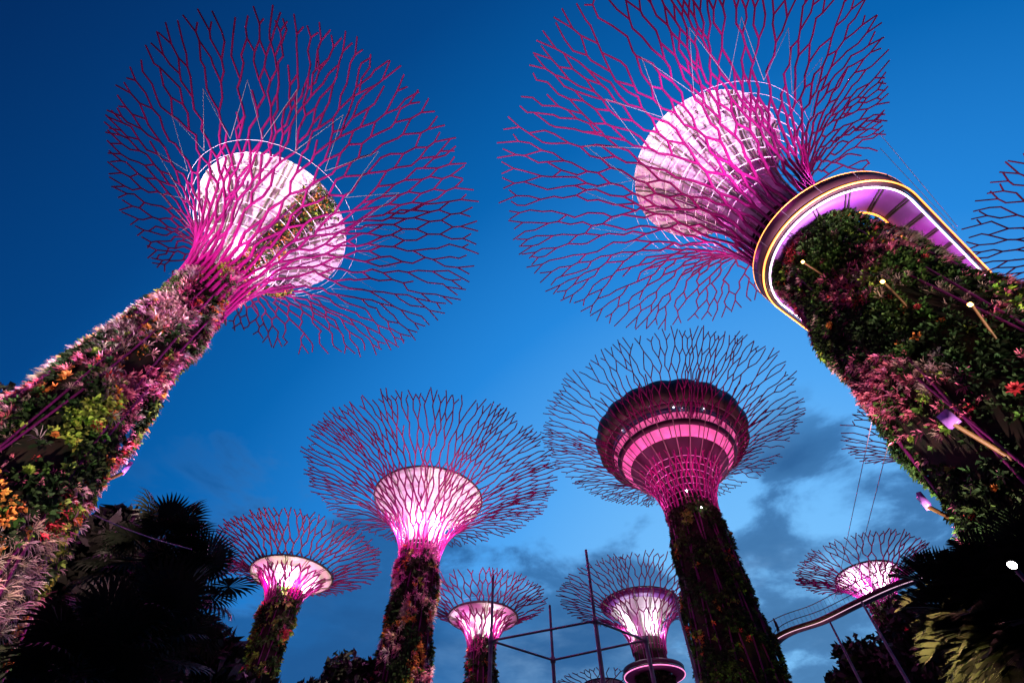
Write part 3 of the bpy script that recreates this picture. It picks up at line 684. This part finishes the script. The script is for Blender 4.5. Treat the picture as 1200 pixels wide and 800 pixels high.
fan_palm(*azd(-38.6, 14), EYE + .455 * 14, 'dark fan palm rising highest beside the left tower trunk', nl=30, seed=3, rad=.72, pet=.8)
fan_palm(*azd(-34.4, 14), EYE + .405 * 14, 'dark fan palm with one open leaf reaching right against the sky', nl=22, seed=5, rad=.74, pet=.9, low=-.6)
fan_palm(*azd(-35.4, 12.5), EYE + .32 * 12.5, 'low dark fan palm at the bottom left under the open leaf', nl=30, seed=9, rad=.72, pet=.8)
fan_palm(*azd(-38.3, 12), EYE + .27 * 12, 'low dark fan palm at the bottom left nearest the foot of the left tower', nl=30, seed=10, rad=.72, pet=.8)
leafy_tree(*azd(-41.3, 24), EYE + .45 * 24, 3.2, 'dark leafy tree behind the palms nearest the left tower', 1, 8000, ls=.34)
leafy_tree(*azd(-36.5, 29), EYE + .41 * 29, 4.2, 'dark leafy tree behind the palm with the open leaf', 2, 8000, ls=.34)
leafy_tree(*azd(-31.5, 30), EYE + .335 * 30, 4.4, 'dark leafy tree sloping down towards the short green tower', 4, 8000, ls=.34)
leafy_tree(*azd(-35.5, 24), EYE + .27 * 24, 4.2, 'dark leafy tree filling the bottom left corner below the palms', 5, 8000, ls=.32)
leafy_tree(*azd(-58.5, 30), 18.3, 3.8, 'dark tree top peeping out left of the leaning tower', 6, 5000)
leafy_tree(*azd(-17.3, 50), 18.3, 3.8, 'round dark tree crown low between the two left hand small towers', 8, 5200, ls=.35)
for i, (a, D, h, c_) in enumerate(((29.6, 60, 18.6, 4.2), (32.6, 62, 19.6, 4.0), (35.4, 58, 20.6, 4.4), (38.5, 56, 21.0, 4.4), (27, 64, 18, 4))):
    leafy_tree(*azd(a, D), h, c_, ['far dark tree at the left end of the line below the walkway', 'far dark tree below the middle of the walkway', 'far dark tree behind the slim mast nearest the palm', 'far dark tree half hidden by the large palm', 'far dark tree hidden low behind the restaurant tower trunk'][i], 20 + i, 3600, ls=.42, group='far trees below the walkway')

# large shaggy palm at the lower right: long stiff fronds
def feather_palm(x, y, top, label, n=70, seed=1, L_=2.6):
    rng = np.random.RandomState(seed); r = empty('feather_palm', (x, y, 0), label, 'palm')
    V, F = lathe([(.4, -.3), (.3, .6), (.26, top * .6), (.34, top - .4), (.1, top)], 14); mk('trunk', V, F, mat['bark'], r, smooth=True)
    for i in range(n):
        u = i / n; a = i * 2.399; el0 = R(82) - R(118) * u + rng.uniform(-.12, .12); l = L_ * rng.uniform(.8, 1.1) * (1 - .15 * u)
        d = np.array([math.cos(a), math.sin(a), 0]); p = np.array([0, 0, top - .3 * u]); pts = [p]; e = el0
        for k in range(7): p = p + (d * math.cos(e) + np.array([0, 0, math.sin(e)])) * l / 7; pts.append(p); e -= .13
        pts = np.array(pts); V0, F0 = polytube(pts, np.linspace(.028, .008, 8), 4)
        P = [tuple(v) for v in V0]; Fc = [tuple(int(k) for k in f) for f in F0]
        nl = 20; sd = np.array([-d[1], d[0], 0])
        for k in range(nl):
            t = .12 + .88 * k / nl; q = t * 7; j = min(int(q), 6); c = pts[j] + (pts[j + 1] - pts[j]) * (q - j); tg = pts[j + 1] - pts[j]; tg /= np.linalg.norm(tg)
            for sg in (1, -1):
                ln = .60 * math.sin(math.pi * min(1, t * .85 + .12)) + .12; dd = tg * .75 + sd * sg * .65 + np.cross(tg, sd) * .18; dd /= np.linalg.norm(dd); w = tg * .026
                b = len(P); e1 = c + dd * ln * .6; e2 = c + dd * ln + np.array([0, 0, -.05]); P += [tuple(c - w), tuple(c + w), tuple(e1 + w * 1.3), tuple(e1 - w * 1.3), tuple(e2)]
                Fc += [(b, b + 1, b + 2, b + 3), (b + 3, b + 2, b + 4)]
        mk('frond', np.array(P), Fc, mat['palm'], r)
    return r
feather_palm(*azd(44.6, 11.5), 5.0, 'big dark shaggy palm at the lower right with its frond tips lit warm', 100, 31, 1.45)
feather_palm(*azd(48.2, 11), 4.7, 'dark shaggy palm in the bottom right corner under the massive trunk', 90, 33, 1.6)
# small lit bed plants left of the palm
def flood(x, y, z, tgt, color, power, label, size=70, r=.07):
    rt_ = empty('floodlight', (x, y, 0), label, 'floodlight', 'ground floodlights')
    V, F = polytube([(0, 0, 0), (0, 0, z - .1)], .03, 6); mk('stand', V, F, mat['dark'], rt_)
    d = Vector(tgt) - Vector((x, y, z)); d.normalize(); M3 = d.to_track_quat('Z', 'Y').to_matrix()
    V, F = lathe([(.01, -.18), (r * .8, -.18), (r * 1.15, 0), (r, 0), (r * .9, -.04)], 16); V = np.array([M3 @ Vector(v) for v in V]) + [0, 0, z]; mk('housing', V, F, mat['dark'], rt_)
    V, F = lathe([(.005, -.02), (r * .97, -.02), (r * .9, -.05)], 16); V = np.array([M3 @ Vector(v) for v in V]) + [0, 0, z]; mk('lens', V, F, mat['flood'], rt_)
    lamp('SPOT', tuple(Vector((x, y, z)) + d * .06), color, power, None, .08, tuple(tgt), size)
x, y = azd(47.8, 9.2); flood(x, y, EYE + .362 * 9.2, (x * .3, y * .3, 3.5), (.95, 1, .95), 50, 'white floodlight glaring at the right edge beside the shaggy palm', 120, .05)
x, y = azd(37.6, 10.6); flood(x, y, EYE + .13 * 10.6, (*azd(40.4, 11.0), 4.6), (1, .52, .22), 3000, 'warm floodlight low between the masts and the shaggy palm', 50)
x, y = azd(38.4, 11.4); flood(x, y, 2.9, (*azd(40.2, 11.2), 3.5), (1, .28, .40), 1500, 'rose floodlight low behind the shaggy palm', 50)

# ------------------------------------------------------------------ ground
V, F = lathe([(.001, 0), (6, 0), (25, 0), (80, 0), (400, 0), (3000, 0)], 64); g = mk('ground', V, F, mat['grass']); g['kind'] = 'structure'
V, F = lathe([(.001, .004), (4, .004), (9, .004)], 64); g = mk('path', V, F, mat['paving']); g['kind'] = 'structure'
lp = cat([(-60, 30), (-20, 26), (0, 12), (24, 30), (60, 34)], 16); V, F = ribbon(lp, [(-1.6, .008), (1.6, .008)], zc=0); F = F[::2]; g = mk('path', V, F, mat['paving']); g['kind'] = 'structure'

# ------------------------------------------------------------------ the walker on the walkway
def person(x, y, z, rz, label):
    r = [(0, 0, .95, .13), (0, 0, 1.18, .12), (0, .02, 1.40, .15), (0, .03, 1.52, .055), (0, .05, 1.63, .085), (0, .05, 1.74, .075),
         (.11, 0, .88, .095), (.12, .06, .50, .065), (.12, 0, .09, .045), (.12, .12, .04, .04), (-.11, 0, .88, .095), (-.12, .10, .50, .065), (-.12, .18, .09, .045), (-.12, .30, .05, .04),
         (.20, .02, 1.40, .06), (.26, .02, 1.14, .045), (.25, .16, .93, .032), (.25, .22, .86, .03), (-.20, .02, 1.40, .06), (-.27, -.02, 1.14, .045), (-.26, .06, .90, .032), (-.26, .08, .82, .03)]
    E_ = [(0, 1), (1, 2), (2, 3), (3, 4), (4, 5), (0, 6), (6, 7), (7, 8), (8, 9), (0, 10), (10, 11), (11, 12), (12, 13), (2, 14), (14, 15), (15, 16), (16, 17), (2, 18), (18, 19), (19, 20), (20, 21)]
    me = bpy.data.meshes.new('person'); me.from_pydata([q[:3] for q in r], E_, []); o = bpy.data.objects.new('person', me); col.objects.link(o)
    md = o.modifiers.new('skin', 'SKIN')
    for v, q in zip(me.skin_vertices[0].data, r): v.radius = (q[3], q[3])
    me.skin_vertices[0].data[0].use_root = True
    o.modifiers.new('sub', 'SUBSURF').levels = 2; me.materials.append(mat['cloth'])
    o.location = (x, y, z); o.rotation_euler = (0, 0, rz); tag(o, label, 'person')
person(27.45, 52.0, 22.12, R(40), 'person in dark clothes walking along the high walkway beside the restaurant tower trunk')
